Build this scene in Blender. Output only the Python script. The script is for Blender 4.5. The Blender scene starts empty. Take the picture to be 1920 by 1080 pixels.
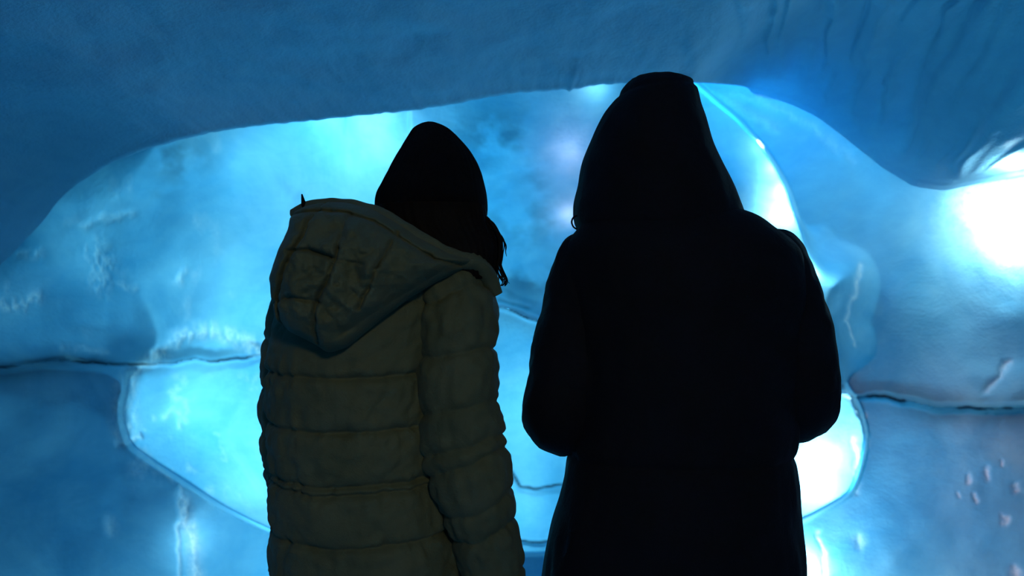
import bpy, bmesh, math, random
import numpy as np
from mathutils import Vector, noise
random.seed(4)
rng = np.random.default_rng(7)
sc = bpy.context.scene
COL = sc.collection
F = 1507.0            # focal length in pixels of a 1920 px wide frame
CAMZ = 1.40

# ------------------------------------------------------------------ camera, world, exposure
cam_d = bpy.data.cameras.new('camera')
cam_d.sensor_width = 36.0
cam_d.lens = 36.0 * F / 1920.0
cam_d.clip_start = 0.05
cam = bpy.data.objects.new('camera', cam_d)
cam.location = (0, 0, CAMZ)
cam.rotation_euler = (math.pi / 2, 0, 0)
COL.objects.link(cam)
sc.camera = cam
cam_d.dof.use_dof = True
cam_d.dof.focus_distance = 1.48
cam_d.dof.aperture_fstop = 4.0
w = bpy.data.worlds.new('world'); sc.world = w
w.use_nodes = True
w.node_tree.nodes['Background'].inputs[0].default_value = (0.002, 0.006, 0.012, 1)
w.node_tree.nodes['Background'].inputs[1].default_value = 1.0
sc.view_settings.view_transform = 'Standard'
sc.view_settings.look = 'None'
sc.view_settings.gamma = 1.0
sc.view_settings.use_curve_mapping = False
sc.view_settings.exposure = -0.75
sc.cycles.use_denoising = True
sc.cycles.max_bounces = 8
sc.cycles.diffuse_bounces = 4
sc.cycles.transmission_bounces = 4
sc.cycles.sample_clamp_indirect = 4.0

CY = (0.06, 0.60, 1.0)      # cyan LED light
BL = (0.03, 0.42, 0.95)     # deeper blue LED light
CW = (0.26, 0.76, 1.0)      # pale cyan
WH = (0.50, 0.88, 1.0)      # hot, nearly white LED
HOT = (0.62, 0.93, 1.0)     # bare white lamp
PK = (1.0, 0.55, 0.66)

def un(px, py, Y):
    return Vector(((px - 960.0) / F * Y, Y, CAMZ + (540.0 - py) / F * Y))

# ------------------------------------------------------------------ lie of the cave: real distances of the ice
def sstep(a, b, x):
    t = np.clip((x - a) / (b - a), 0, 1)
    return t * t * (3 - 2 * t)

def base_Y(px):
    t = np.abs((px - 960.0) / F)
    return 1.0 / ((t / 2.6) ** 2.5 + (1 / 3.6) ** 2.5) ** 0.4

OPEN = [(-420, 380), (0, 230), (500, 120), (1240, 90), (1300, 150), (1345, 190), (1388, 225), (1440, 285), (1478, 350),
        (1500, 420), (1530, 480), (1596, 505), (1606, 540), (1584, 600), (1600, 650), (1578, 712), (1612, 760),
        (1628, 820), (1612, 890), (1594, 930), (1490, 985), (1300, 1028), (960, 1043), (650, 1032), (510, 1000),
        (420, 955), (345, 905), (290, 872), (238, 835), (222, 775), (236, 715), (205, 668), (60, 645), (-420, 640)]

def chaikin(p, n=2):
    for _ in range(n):
        q = []
        for i in range(len(p)):
            a, b = p[i], p[(i + 1) % len(p)]
            q += [(a[0] * .8 + b[0] * .2, a[1] * .8 + b[1] * .2), (a[0] * .2 + b[0] * .8, a[1] * .2 + b[1] * .8)]
        p = q
    return p
OPEN = chaikin(OPEN)

def seg_dist(px, py, pts):
    """distance of grid points to a polyline, and the running parameter"""
    best = np.full(px.shape, 1e9)
    for (x0, y0), (x1, y1) in zip(pts[:-1], pts[1:]):
        dx, dy = x1 - x0, y1 - y0
        L = dx * dx + dy * dy + 1e-9
        t = np.clip(((px - x0) * dx + (py - y0) * dy) / L, 0, 1)
        d = np.hypot(px - x0 - t * dx, py - y0 - t * dy)
        best = np.minimum(best, d)
    return best

def inside(px, py, poly):
    r = np.zeros(px.shape, bool)
    n = len(poly)
    for i in range(n):
        x0, y0 = poly[i]; x1, y1 = poly[(i + 1) % n]
        if y0 == y1: continue
        c = ((y0 > py) != (y1 > py)) & (px < (x1 - x0) * (py - y0) / (y1 - y0) + x0)
        r ^= c
    return r

def vnoise(x, y, seed=0, octv=3):
    """smooth value noise on arrays"""
    out = np.zeros(np.shape(x)); amp = 1.0; tot = 0
    for o in range(octv):
        xi = np.floor(x).astype(int); yi = np.floor(y).astype(int)
        fx = x - xi; fy = y - yi
        fx = fx * fx * (3 - 2 * fx); fy = fy * fy * (3 - 2 * fy)
        def h(a, b):
            n = (a * 374761393 + b * 668265263 + (seed + o) * 1442695041) & 0xffffffff
            n = ((n ^ (n >> 13)) * 1274126177) & 0xffffffff
            return ((n ^ (n >> 16)) & 0xffff) / 65535.0
        v = (h(xi, yi) * (1 - fx) + h(xi + 1, yi) * fx) * (1 - fy) + (h(xi, yi + 1) * (1 - fx) + h(xi + 1, yi + 1) * fx) * fy
        out += amp * (v * 2 - 1); tot += amp
        amp *= 0.5; x = x * 2.03 + 17.3; y = y * 2.03 + 5.1
    return out / tot

def opening(px, py):
    d = seg_dist(px, py, OPEN + [OPEN[0]])
    s = np.where(inside(px, py, OPEN), d, -d)
    soft = 7 + 240 * sstep(400, 200, px) * sstep(720, 620, py) + 2 * sstep(400, 250, px)
    soft = soft + 60 * sstep(1500, 1560, px) * sstep(720, 660, py)
    return sstep(-0.75, 0.75, s / soft)

SEAM = [(-900, 700), (0, 688), (60, 684), (120, 676), (200, 682), (245, 684), (320, 682), (365, 672), (395, 678),
        (430, 674), (460, 672), (492, 664), (600, 640), (760, 600), (920, 571), (960, 582), (1008, 602), (1200, 660),
        (1400, 715), (1585, 738), (1612, 744), (1640, 742), (1700, 752), (1760, 764), (1840, 766), (1920, 764), (2820, 790)]
SX = np.array([p[0] for p in SEAM], float); SY = np.array([p[1] for p in SEAM], float)
def seam_y(px):
    return np.interp(px, SX, SY) + 3.0 * vnoise(px / 26.0, px * 0 + 3.3, 5)

def wall_Y(px, py, detail=True):
    px = np.asarray(px, float); py = np.asarray(py, float)
    Y = base_Y(px) + 0.42 * opening(px, py)
    Y = Y + 0.05 * vnoise(px / 230.0, py / 200.0, 1, 2) + 0.007 * vnoise(px / 60.0, py / 55.0, 2, 2)
    # the slab joint high on the left (right slab stands deeper)
    Y = Y + 0.12 * sstep(766, 771, px) * sstep(560, 380, py) * sstep(1300, 1100, px)
    # lens shaped swelling below the lip at both ends of the niche
    Y = Y - 0.10 * np.exp(-((px - 430) / 90.0) ** 2 - ((py - 1060) / 90.0) ** 2)
    return Y

def add_mesh(name, verts, faces, mat=None, parent=None, smooth=True):
    me = bpy.data.meshes.new(name)
    me.from_pydata([tuple(v) for v in verts], [], [tuple(f) for f in faces])
    if smooth:
        me.polygons.foreach_set('use_smooth', [True] * len(me.polygons))
    me.update()
    if mat: me.materials.append(mat)
    o = bpy.data.objects.new(name, me); COL.objects.link(o)
    if parent is not None: o.parent = parent
    return o

def grid_faces(nr, nc, wrap=False):
    f = []
    for i in range(nr - 1):
        for j in range(nc if wrap else nc - 1):
            k = (j + 1) % nc
            f.append((i * nc + j, i * nc + k, (i + 1) * nc + k, (i + 1) * nc + j))
    return f

# ------------------------------------------------------------------ materials
def new_mat(name):
    m = bpy.data.materials.new(name); m.use_nodes = True
    nt = m.node_tree; nt.nodes.clear()
    out = nt.nodes.new('ShaderNodeOutputMaterial')
    return m, nt, out
def N(nt, t, **kw):
    n = nt.nodes.new(t)
    for k, v in kw.items():
        if k.startswith('i_'): n.inputs[int(k[2:])].default_value = v
        else: setattr(n, k, v)
    return n
def noise_node(nt, scale, detail=4, rough=0.55, vec=None, dist=0.0):
    n = nt.nodes.new('ShaderNodeTexNoise')
    n.inputs['Scale'].default_value = scale; n.inputs['Detail'].default_value = detail
    n.inputs['Roughness'].default_value = rough; n.inputs['Distortion'].default_value = dist
    if vec is not None: nt.links.new(vec, n.inputs['Vector'])
    return n
def mapping(nt, sc_, rot=(0, 0, 0)):
    tc = nt.nodes.new('ShaderNodeTexCoord'); mp = nt.nodes.new('ShaderNodeMapping')
    mp.inputs['Scale'].default_value = sc_; mp.inputs['Rotation'].default_value = rot
    nt.links.new(tc.outputs['Object'], mp.inputs['Vector'])
    return mp.outputs[0]
def ramp(nt, src, stops):
    r = nt.nodes.new('ShaderNodeValToRGB')
    e = r.color_ramp.elements
    while len(e) < len(stops): e.new(0.5)
    for el, (p, c) in zip(e, stops):
        el.position = p; el.color = (c[0], c[1], c[2], 1)
    nt.links.new(src, r.inputs[0]); return r.outputs[0]
def mixc(nt, fac, a, b, mode='MIX'):
    m = nt.nodes.new('ShaderNodeMix'); m.data_type = 'RGBA'; m.blend_type = mode
    for s, v in ((m.inputs[0], fac), (m.inputs[6], a), (m.inputs[7], b)):
        if isinstance(v, (int, float)): s.default_value = v
        elif isinstance(v, tuple): s.default_value = (v[0], v[1], v[2], 1)
        else: nt.links.new(v, s)
    return m.outputs[2]
def attr(nt, name):
    a = nt.nodes.new('ShaderNodeAttribute'); a.attribute_name = name; return a.outputs['Fac']
def mth(nt, op, a, b=None):
    m = nt.nodes.new('ShaderNodeMath'); m.operation = op
    for s, v in ((m.inputs[0], a), (m.inputs[1], b)):
        if v is None: continue
        if isinstance(v, (int, float)): s.default_value = v
        else: nt.links.new(v, s)
    return m.outputs[0]

def make_ice(name, clear, cloudy, frostc=(0.97, 0.99, 1.0), bump=0.28, gloss=0.12, fine=55):
    m, nt, out = new_mat(name)
    v1 = mapping(nt, (1, 1, 1)); v2 = mapping(nt, (1.0, 1.0, 2.2), (0, 0.5, 0))
    n1 = noise_node(nt, 2.3, 5, 0.6, v1, 0.7); n2 = noise_node(nt, 7.0, 4, 0.6, v2, 1.2)
    n3 = noise_node(nt, fine, 3, 0.6, v1)
    c = mixc(nt, ramp(nt, n1.outputs[0], [(0.35, (0, 0, 0)), (0.68, (1, 1, 1))]), clear, cloudy)
    c = mixc(nt, ramp(nt, n2.outputs[0], [(0.40, (0.78, 0.80, 0.86)), (0.62, (1, 1, 1))]), mixc(nt, 1.0, c, (0.62, 0.74, 0.88), 'MULTIPLY'), c)
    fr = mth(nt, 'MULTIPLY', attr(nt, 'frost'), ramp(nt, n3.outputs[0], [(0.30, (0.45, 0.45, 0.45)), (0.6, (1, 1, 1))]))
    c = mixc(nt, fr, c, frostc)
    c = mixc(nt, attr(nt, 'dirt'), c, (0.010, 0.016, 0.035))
    b = nt.nodes.new('ShaderNodeBump'); b.inputs['Strength'].default_value = bump; b.inputs['Distance'].default_value = 0.02
    h = mth(nt, 'ADD', mth(nt, 'MULTIPLY', n3.outputs[0], 0.35), mth(nt, 'ADD', mth(nt, 'MULTIPLY', n2.outputs[0], 0.4), mth(nt, 'MULTIPLY', fr, 0.5)))
    nt.links.new(h, b.inputs['Height'])
    d = N(nt, 'ShaderNodeBsdfDiffuse'); t = N(nt, 'ShaderNodeBsdfTranslucent'); g = N(nt, 'ShaderNodeBsdfGlossy')
    g.inputs['Roughness'].default_value = 0.28
    for s in (d, t):
        nt.links.new(c, s.inputs['Color']); nt.links.new(b.outputs[0], s.inputs['Normal'])
    nt.links.new(b.outputs[0], g.inputs['Normal'])
    mx = N(nt, 'ShaderNodeMixShader')
    nt.links.new(mth(nt, 'MULTIPLY', attr(nt, 'thin'), 0.62), mx.inputs[0])
    nt.links.new(d.outputs[0], mx.inputs[1]); nt.links.new(t.outputs[0], mx.inputs[2])
    fz = N(nt, 'ShaderNodeFresnel'); fz.inputs[0].default_value = 1.31
    mg = N(nt, 'ShaderNodeMixShader')
    nt.links.new(mth(nt, 'MULTIPLY', fz.outputs[0], gloss * 4), mg.inputs[0])
    nt.links.new(mx.outputs[0], mg.inputs[1]); nt.links.new(g.outputs[0], mg.inputs[2])
    nt.links.new(mg.outputs[0], out.inputs[0])
    return m

ICE = make_ice('lit_ice', (0.17, 0.50, 0.70), (0.34, 0.66, 0.80))
SNOW = make_ice('packed_snow', (0.36, 0.66, 0.80), (0.46, 0.74, 0.87), bump=0.45, gloss=0.03, fine=90)

def cloth(name, col, col2, rough=0.6, weave=900, sheen=0.2, spec=0.35, bumps=0.15):
    m, nt, out = new_mat(name)
    p = N(nt, 'ShaderNodeBsdfPrincipled')
    v = mapping(nt, (1, 1, 1))
    n = noise_node(nt, 9, 5, 0.6, v); n2 = noise_node(nt, weave, 2, 0.5, v); n3 = noise_node(nt, 42, 4, 0.6, v, 0.8)
    c = mixc(nt, ramp(nt, n.outputs[0], [(0.35, (0, 0, 0)), (0.65, (1, 1, 1))]), col, col2)
    nt.links.new(c, p.inputs['Base Color'])
    p.inputs['Roughness'].default_value = rough
    p.inputs['Specular IOR Level'].default_value = spec
    p.inputs['Sheen Weight'].default_value = sheen
    b = N(nt, 'ShaderNodeBump'); b.inputs['Strength'].default_value = bumps; b.inputs['Distance'].default_value = 0.008
    nt.links.new(mth(nt, 'ADD', mth(nt, 'MULTIPLY', n2.outputs[0], 0.25), n3.outputs[0]), b.inputs['Height'])
    nt.links.new(b.outputs[0], p.inputs['Normal'])
    nt.links.new(p.outputs[0], out.inputs[0]); return m
OLIVE = cloth('olive_nylon', (0.100, 0.118, 0.060), (0.125, 0.140, 0.074), 0.6, 700, 0.05, 0.25, 0.5)
OLIVE_SEAM = cloth('olive_thread', (0.05, 0.05, 0.035), (0.06, 0.06, 0.04), 0.8)
BLACKCOAT = cloth('black_coat_cloth', (0.008, 0.008, 0.010), (0.010, 0.010, 0.013), 0.8, 600, 0.0, 0.12, 0.4)
KNIT = cloth('black_wool', (0.006, 0.006, 0.008), (0.010, 0.010, 0.012), 0.95, 300, 0.0, 0.05, 0.6)
HAIR = cloth('dark_hair', (0.007, 0.005, 0.004), (0.012, 0.008, 0.006), 0.7, 400, 0.0, 0.1, 0.3)
SKIN = cloth('skin', (0.50, 0.30, 0.22), (0.56, 0.35, 0.26), 0.55, 500, 0.0, 0.3, 0.1)
DENIM = cloth('dark_denim', (0.015, 0.020, 0.035), (0.022, 0.028, 0.045), 0.9, 800, 0.1, 0.1)
LEATHER = cloth('dark_leather', (0.010, 0.009, 0.008), (0.016, 0.013, 0.011), 0.5, 200, 0.0, 0.4)
EYE = cloth('eye_white', (0.6, 0.6, 0.58), (0.6, 0.6, 0.58), 0.2)
METAL = cloth('grey_metal', (0.10, 0.10, 0.11), (0.14, 0.14, 0.15), 0.4)
def emit(name, col, s):
    m, nt, out = new_mat(name); e = N(nt, 'ShaderNodeEmission')
    e.inputs[0].default_value = (*col, 1); e.inputs[1].default_value = s
    nt.links.new(e.outputs[0], out.inputs[0]); return m

# ------------------------------------------------------------------ unseen lamps placed in and behind the ice to shape its glow
def lamp(px, py, behind, power, col, size=0.03, Y=None, name='ice_lamp_light'):
    yy = (float(wall_Y(px, py)) + behind) if Y is None else Y
    l = bpy.data.lights.new(name, 'POINT'); l.energy = power; l.color = col; l.shadow_soft_size = size
    o = bpy.data.objects.new(name, l); COL.objects.link(o); o.location = un(px, py, yy); return o

LAMPS = [
 # px, py, behind, watts, colour
 (620, 225, .30, 16., CW), (700, 280, .28, 15., WH), (470, 330, .40, 10.0, CW), (460, 560, .42, 20., CW), (680, 560, .45, 12., CW), (220, 450, .45, 7.0, CY),
 (930, 330, .50, 30., CY), (960, 480, .40, 5., CY), (1330, 260, .40, 12.0, CY), (1120, 168, .10, 2.0, WH), (1066, 290, .12, 2.2, PK), (1072, 410, .08, 1.2, PK),
 (1425, 270, .06, 2.4, WH), (1450, 315, .04, 1.5, HOT), (1466, 360, .04, 3., HOT), (1474, 410, .05, 5., HOT), (1464, 400, .05, 3., HOT), (1540, 505, .10, 2.5, WH),
 (1640, 900, .40, 9.0, CY), (1600, 860, .30, 3.5, CY),
 (330, 750, .25, 9., CW), (420, 770, .30, 6., CW), (470, 800, .40, 15.0, CW), (480, 900, .20, 6., WH), (700, 850, .50, 12.0, CW), (980, 740, .40, 20., CW), (980, 930, .35, 12.0, CW),
 (1545, 830, .14, 22., HOT), (1535, 905, .12, 20., HOT), (1515, 1050, .06, 12., WH),
 (360, 1010, .08, 1.0, WH), (460, 1050, .30, 7.0, CW), (80, 900, .70, 3.0, BL),
 (1845, 385, .05, 3., HOT), (1880, 440, .05, 5., HOT), (1905, 385, .06, 8., HOT), (1912, 465, .05, 5., HOT), (1640, 330, .45, 10., CY), (1990, 400, .15, 4., CY),
]
for a in LAMPS: lamp(*a)
lamp(1900, 315, 0, 11., WH, Y=2.83)  # unseen lamp added to carry the white glow onto the vault
lamp(1430, 110, 0, 60., BL, size=.15, Y=3.85)  # unseen blue lamp added to brighten the vault's right edge
# LED strip hidden on top of the back wall, behind the snow lip
def area(name, loc, target, sx, sy, power, col):
    l = bpy.data.lights.new(name, 'AREA'); l.shape = 'RECTANGLE'; l.size = sx; l.size_y = sy; l.energy = power; l.color = col
    o = bpy.data.objects.new(name, l); COL.objects.link(o); o.location = loc
    d = Vector(target) - Vector(loc); o.rotation_euler = d.to_track_quat('-Z', 'Y').to_euler(); return o
area('led_strip_light', (-0.7, 3.25, CAMZ + 1.0), (-0.9, 3.9, CAMZ + 0.2), 1.6, 0.05, 5.0, CY)
# unseen room lamps: warm ones, and an added blue fill
rf = area('room_light_front', (0.5, -1.3, CAMZ + 0.9), (-0.3, 1.4, CAMZ - 0.25), 0.3, 0.3, 2.7, (1.0, 0.88, 0.56))
rf.data.spread = math.radians(70)
wl = area('room_light_warm', (1.95, 1.45, 0.45), (1.95, 2.9, 0.62), 0.2, 0.2, 9.0, (1.0, 0.42, 0.34))
wl.data.spread = math.radians(75)
area('fill_light_blue', (0.0, -0.6, 0.5), (-0.2, 2.2, CAMZ + 1.2), 1.6, 1.0, 3.0, (0.05, 0.38, 1.0))  # soft blue fill added for ambient light, no fixture there

# ------------------------------------------------------------------ back wall of lit ice
def lin(*spans):
    out = []
    for a, b, st in spans:
        out += list(np.arange(a, b, st))
    out.append(spans[-1][1]); return np.array(out, float)
gx = lin((-900, -30, 30), (-30, 1950, 3.0), (1950, 2820, 30))
gy = lin((-420, 90, 20), (90, 1100, 3.0), (1100, 1900, 25))
PX, PY = np.meshgrid(gx, gy)
YY = wall_Y(PX, PY)
frost = np.zeros(PX.shape); dirt = np.zeros(PX.shape)
grain = 0.5 + 0.5 * vnoise(PX / 7.0, PY / 14.0, 11, 3)
grain2 = 0.5 + 0.5 * vnoise(PX / 16.0, PY / 16.0, 12, 3)
def stroke(pts, wd, fr, hgt=0.0, g=1.0, seed=0):
    """a frosted or painted bright ridge along a line; hgt in metres towards the room"""
    global YY, frost
    jx = PX + 7 * vnoise(PX / 22.0, PY / 22.0, 20 + seed, 2); jy = PY + 7 * vnoise(PX / 22.0, PY / 22.0, 40 + seed, 2)
    d = seg_dist(jx, jy, pts)
    k = np.exp(-(d / wd) ** 2)
    gg = np.clip((grain - 0.32) * 3.2, 0, 1)
    frost = np.maximum(frost, fr * k * (1 - g + g * gg))
    YY = YY - hgt * k * (0.6 + 0.4 * grain)
# frosted streaks on the ice, some of them painted light
stroke([(300, 668), (330, 640), (362, 622), (405, 620), (450, 634), (492, 654)], 13, 1.0, .015, .75, 1)
stroke([(420, 628), (455, 640), (490, 660)], 14, 1.0, .01, .8, 2)
stroke([(300, 665), (262, 685), (238, 712), (226, 750), (224, 800), (232, 830)], 12, 1.0, .02, .5, 3)
stroke([(238, 720), (232, 760), (235, 800)], 20, .9, .0, .8, 4)
stroke([(232, 834), (250, 822), (262, 818)], 6, 1., .012, .3, 5)
stroke([(260, 845), (290, 870), (330, 905)], 5, .6, .006, .7, 6)
stroke([(310, 780), (330, 765), (340, 775), (335, 800)], 6, .5, .004, .4, 7)
stroke([(345, 790), (352, 770), (345, 750)], 5, .5, .004, .4, 8)
stroke([(345, 940), (350, 980), (362, 1030), (368, 1080)], 13, 1., .02, .5, 9)
stroke([(340, 915), (336, 980), (338, 1080)], 4, .7, .008, .2, 10)
stroke([(1612, 500), (1604, 545), (1584, 598)], 5, 1., .014, .3, 11)  # caustic lines on the right niche rim, painted as whiter ridges
stroke([(1584, 598), (1596, 620), (1607, 648)], 2.5, .9, .008, .1, 12)
stroke([(1576, 712), (1600, 750), (1622, 785), (1628, 825), (1612, 885)], 3.0, .9, .012, .15, 13)
stroke([(1572, 728), (1590, 745), (1612, 768)], 3, .5, .006, .2, 14)
stroke([(1600, 830), (1608, 880), (1600, 925)], 7, .7, .008, .6, 15)
stroke([(1530, 1000), (1545, 1040), (1548, 1080)], 5, .8, .01, .3, 16)
stroke([(180, 470), (195, 500), (190, 530)], 22, .6, .01, .95, 17)
stroke([(155, 425), (190, 410), (250, 400)], 9, .5, .006, .8, 18)
stroke([(10, 570), (35, 575), (70, 558)], 13, .8, .01, .9, 19)
stroke([(35, 478), (75, 472)], 10, .35, .004, .9, 20)
stroke([(335, 530), (346, 505)], 9, .9, .006, .8, 21)
stroke([(120, 655), (200, 660)], 7, .5, .006, .8, 22)
stroke([(230, 530), (250, 540)], 7, .5, .003, .8, 23)
stroke([(1300, 165), (1420, 185), (1530, 240), (1600, 300)], 9, .30, .006, .5, 24)  # light band along the soffit, painted as paler streaks
stroke([(1260, 160), (1350, 180), (1450, 240)], 12, .35, .01, .3, 25)
stroke([(1850, 735), (1890, 680)], 8, .35, .01, .5, 26)
for (x, y, r) in ((1850, 888, 6), (1878, 870, 4), (1815, 900, 5), (1882, 973, 6), (1828, 935, 4), (1905, 1075, 9), (1905, 915, 6), (1610, 1015, 9), (1800, 930, 3), (210, 985, 10)):
    stroke([(x, y - r), (x + 1, y + r)], r, .7, .006, .4, 30 + x % 7)
stroke([(1850, 380), (1920, 420)], 85, .6, 0, .2, 29)  # whiter patch round the wall lamp, widens its glow through the colour
frost = np.maximum(frost, 0.35 * np.clip(vnoise(PX / 40., PY / 70., 77, 4) * 3 - 1.1, 0, 1) * sstep(560, 300, PX) * sstep(680, 600, PY))
frost = np.maximum(frost, 0.45 * np.clip(vnoise(PX / 30., PY / 34., 78, 4) * 3 - .7, 0, 1) * sstep(230, 260, PX) * sstep(1000, 700, PX) * sstep(690, 720, PY) * sstep(980, 860, PY))
# the horizontal joint: a real groove with grit in it
ds = np.abs(PY - seam_y(PX))
vis = 0.55 + 0.45 * np.clip(vnoise(PX / 35.0, PX * 0, 9, 2) * 2.5 + .6, 0, 1)
gw = 3.2 + 3.0 * sstep(250, 0, PX) + 3.0 * sstep(1560, 1700, PX)
YY += 0.06 * np.exp(-(ds / gw) ** 2)
dirt = np.maximum(dirt, vis * np.exp(-(ds / (gw * 0.85)) ** 2))
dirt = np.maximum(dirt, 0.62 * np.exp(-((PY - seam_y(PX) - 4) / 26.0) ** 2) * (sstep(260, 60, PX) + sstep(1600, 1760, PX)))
def crack(pts, wd=2.6, dep=0.03, am=1.0):
    global YY, dirt
    jy = PY + 2.5 * vnoise(PX / 14.0, PY / 14.0, 61, 2)
    d = seg_dist(PX, jy, pts)
    YY += dep * np.exp(-(d / wd) ** 2); dirt = np.maximum(dirt, am * np.exp(-(d / wd) ** 2))
crack([(905, 862), (960, 885), (975, 912), (1000, 916), (1048, 910), (1100, 905)])
crack([(900, 1010), (960, 1013), (1018, 1016), (1060, 1010)])
crack([(648, 214), (646, 250)], 1.4, .008, .45)
crack([(920, 572), (960, 580), (1008, 600)], 5, .02, .5)
crack([(935, 560), (990, 575)], 4, .01, .35)
def stain(x, y, rx, ry, am, seed):
    global dirt
    k = np.exp(-((PX - x) / rx) ** 2 - ((PY - y) / ry) ** 2)
    dirt = np.maximum(dirt, am * k * np.clip(vnoise(PX / 46.0, PY / 34.0, seed, 4) * 2 + .5, 0, 1))
stain(330, 295, 55, 45, .5, 91); stain(930, 250, 80, 50, .5, 92); stain(980, 410, 80, 60, .4, 93); stain(880, 300, 60, 30, .3, 98); stain(1010, 330, 50, 50, .3, 99)
stain(985, 530, 70, 40, .55, 94); stain(545, 370, 40, 40, .18, 95); stain(300, 350, 45, 45, .2, 96)
stain(1420, 240, 40, 16, .3, 97)

V = np.stack([(PX - 960) / F * YY, YY, CAMZ + (540 - PY) / F * YY], -1)
# the part hidden above the snow lip leans back into the cavity
ice_wall = bpy.data.objects.new('wall_back', None); COL.objects.link(ice_wall)
ice_wall['kind'] = 'structure'
nr, nc = PX.shape
cx = (PX[:-1, :-1] + PX[1:, 1:]) / 2; cy = (PY[:-1, :-1] + PY[1:, 1:]) / 2
sm = seam_y(cx)
up = cy < sm
masks = [(up & (cx < 768.5)), (up & (cx >= 768.5)), (~up & (cx < 960)), (~up & (cx >= 960))]
for k, mk in enumerate(masks):
    ii, jj = np.nonzero(mk)
    a = ii * nc + jj
    fa = np.stack([a, a + nc, a + nc + 1, a + 1], -1)
    u, inv = np.unique(fa, return_inverse=True)
    fa = inv.reshape(fa.shape)
    vs = V.reshape(-1, 3)[u]
    me = bpy.data.meshes.new('ice_slab')
    me.vertices.add(len(vs)); me.vertices.foreach_set('co', vs.ravel())
    me.loops.add(fa.size); me.loops.foreach_set('vertex_index', fa.ravel().astype(np.int32))
    me.polygons.add(len(fa)); me.polygons.foreach_set('loop_start', np.arange(0, fa.size, 4, dtype=np.int32))
    me.update(calc_edges=True); me.validate()
    me.polygons.foreach_set('use_smooth', [True] * len(fa))
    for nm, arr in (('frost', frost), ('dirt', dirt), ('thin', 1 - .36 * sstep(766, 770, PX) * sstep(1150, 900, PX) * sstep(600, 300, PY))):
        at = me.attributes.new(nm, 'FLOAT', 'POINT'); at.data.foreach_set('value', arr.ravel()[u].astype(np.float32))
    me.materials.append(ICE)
    o = bpy.data.objects.new('ice_slab', me); COL.objects.link(o); o.parent = ice_wall

# ------------------------------------------------------------------ snow vault in front of it
LIP = [(-900, 1500), (-600, 1000), (-350, 760), (-150, 600), (0, 478), (60, 415), (130, 350), (200, 305), (260, 280), (320, 262), (380, 247), (440, 238), (500, 230),
       (560, 226), (620, 219), (700, 211), (770, 204), (860, 190), (950, 173), (1030, 166), (1070, 165), (1120, 156), (1170, 152),
       (1270, 150), (1330, 152), (1400, 160), (1480, 180), (1540, 208), (1600, 255), (1660, 302), (1720, 338), (1780, 346), (1850, 331), (1940, 314), (2100, 310), (2400, 600), (2820, 1400)]
LX = np.array([p[0] for p in LIP], float); LY = np.array([p[1] for p in LIP], float)
us = lin((-900, -30, 25), (-30, 1950, 3.3), (1950, 2820, 25))
ly = np.interp(us, LX, LY)
kk = np.exp(-np.linspace(-2, 2, 15) ** 2); kk /= kk.sum()
ly_s = np.convolve(np.pad(ly, 7, 'edge'), kk, 'valid')
ly = ly_s + 2.2 * vnoise(us / 16.0, us * 0, 3, 3) * sstep(100, 400, us) * sstep(1300, 1200, us) + 5 * np.exp(-((us - 1070) / 5.0) ** 2)
Yw = wall_Y(us, ly)
Yb = base_Y(us)
free = sstep(60, 380, us) * sstep(1420, 1290, us)      # where the lip stands free of the wall
Yl = Yb * (1.0 - 0.20 * free) * (0.995)
Yl = Yl + (np.minimum(Yw, Yb + .1) - Yb) * (1 - free) - 0.01
ss = np.concatenate([-np.array([1.0, .6, .32, .15, .06]), np.arange(0, .30, .0022), np.arange(.30, 1.001, .02)])
VT = []
def smooth1(v, n=61):
    k = np.exp(-np.linspace(-2, 2, n) ** 2); k /= k.sum(); h = n // 2
    return np.convolve(np.pad(v, h, 'edge'), k, 'valid')
Yl_s = smooth1(Yl)
Xl = (us - 960) / F * Yl; Zl = (540 - ly) / F * Yl
Xs = (us - 960) / F * Yl_s; Zs = (540 - smooth1(ly, 21)) / F * Yl_s
for s in ss:
    if s < 0:
        q = -s
        x = Xl; y = Yl + 0.22 * np.sqrt(q) * (0.15 + 0.85 * free) ; z = Zl + (0.9 * q * q + 0.05 * q) * free - 0.02 * (1 - free) * q + 0.0
        VT.append(np.stack([x, y, z], -1)); continue
    L = Yl + 2.6; kf = math.exp(-s * 40); Xa = Xs + (Xl - Xs) * kf; Za = Zs + (Zl - Zs) * kf; Ya = Yl_s + (Yl - Yl_s) * kf
    r = 1 - math.exp(-s * 26)                              # rounded lip, then the vault
    xn = us
    x = Xa * (1 + 0.55 * s) + 0.03 * r * np.tanh(Xa * 3)
    z = Za + 0.035 * r + 0.42 * s ** 0.8 * np.clip(1 - s * .5, 0, 1)
    y = Ya - L * s
    n = 0.028 * vnoise(x * 2.6 + 9, y * 2.6, 14, 3) + 0.006 * vnoise(x * 14, y * 9 + z * 9, 15, 3)
    # comb marks left by the tools on the right haunch
    a = sstep(0.45, 0.9, x) * sstep(0.0, 0.03, s)
    n = n + 0.048 * a * vnoise(5.0 * (us / 114.0 + s / .11) + .6 * vnoise(us / 60.0, us * 0 + s * 25, 4), us / 260.0 - s / .3, 16, 2)
    n = n + 0.004 * (1 - a) * vnoise(x * 11 + z * 6, y * 9 - x * 5, 18, 3)
    n = n * sstep(0, 0.02, s)
    nrm = np.hypot(x, z + 0.4) + 1e-6
    x = x - n * x / nrm; z = z - n * (z + .4) / nrm
    z = np.maximum(z, -CAMZ - 0.02)
    VT.append(np.stack([x, y, z], -1))
VT = np.array(VT); VT[..., 2] += CAMZ
me = bpy.data.meshes.new('ceiling')
nr, nc = VT.shape[:2]
ii, jj = np.meshgrid(np.arange(nr - 1), np.arange(nc - 1), indexing='ij')
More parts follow.
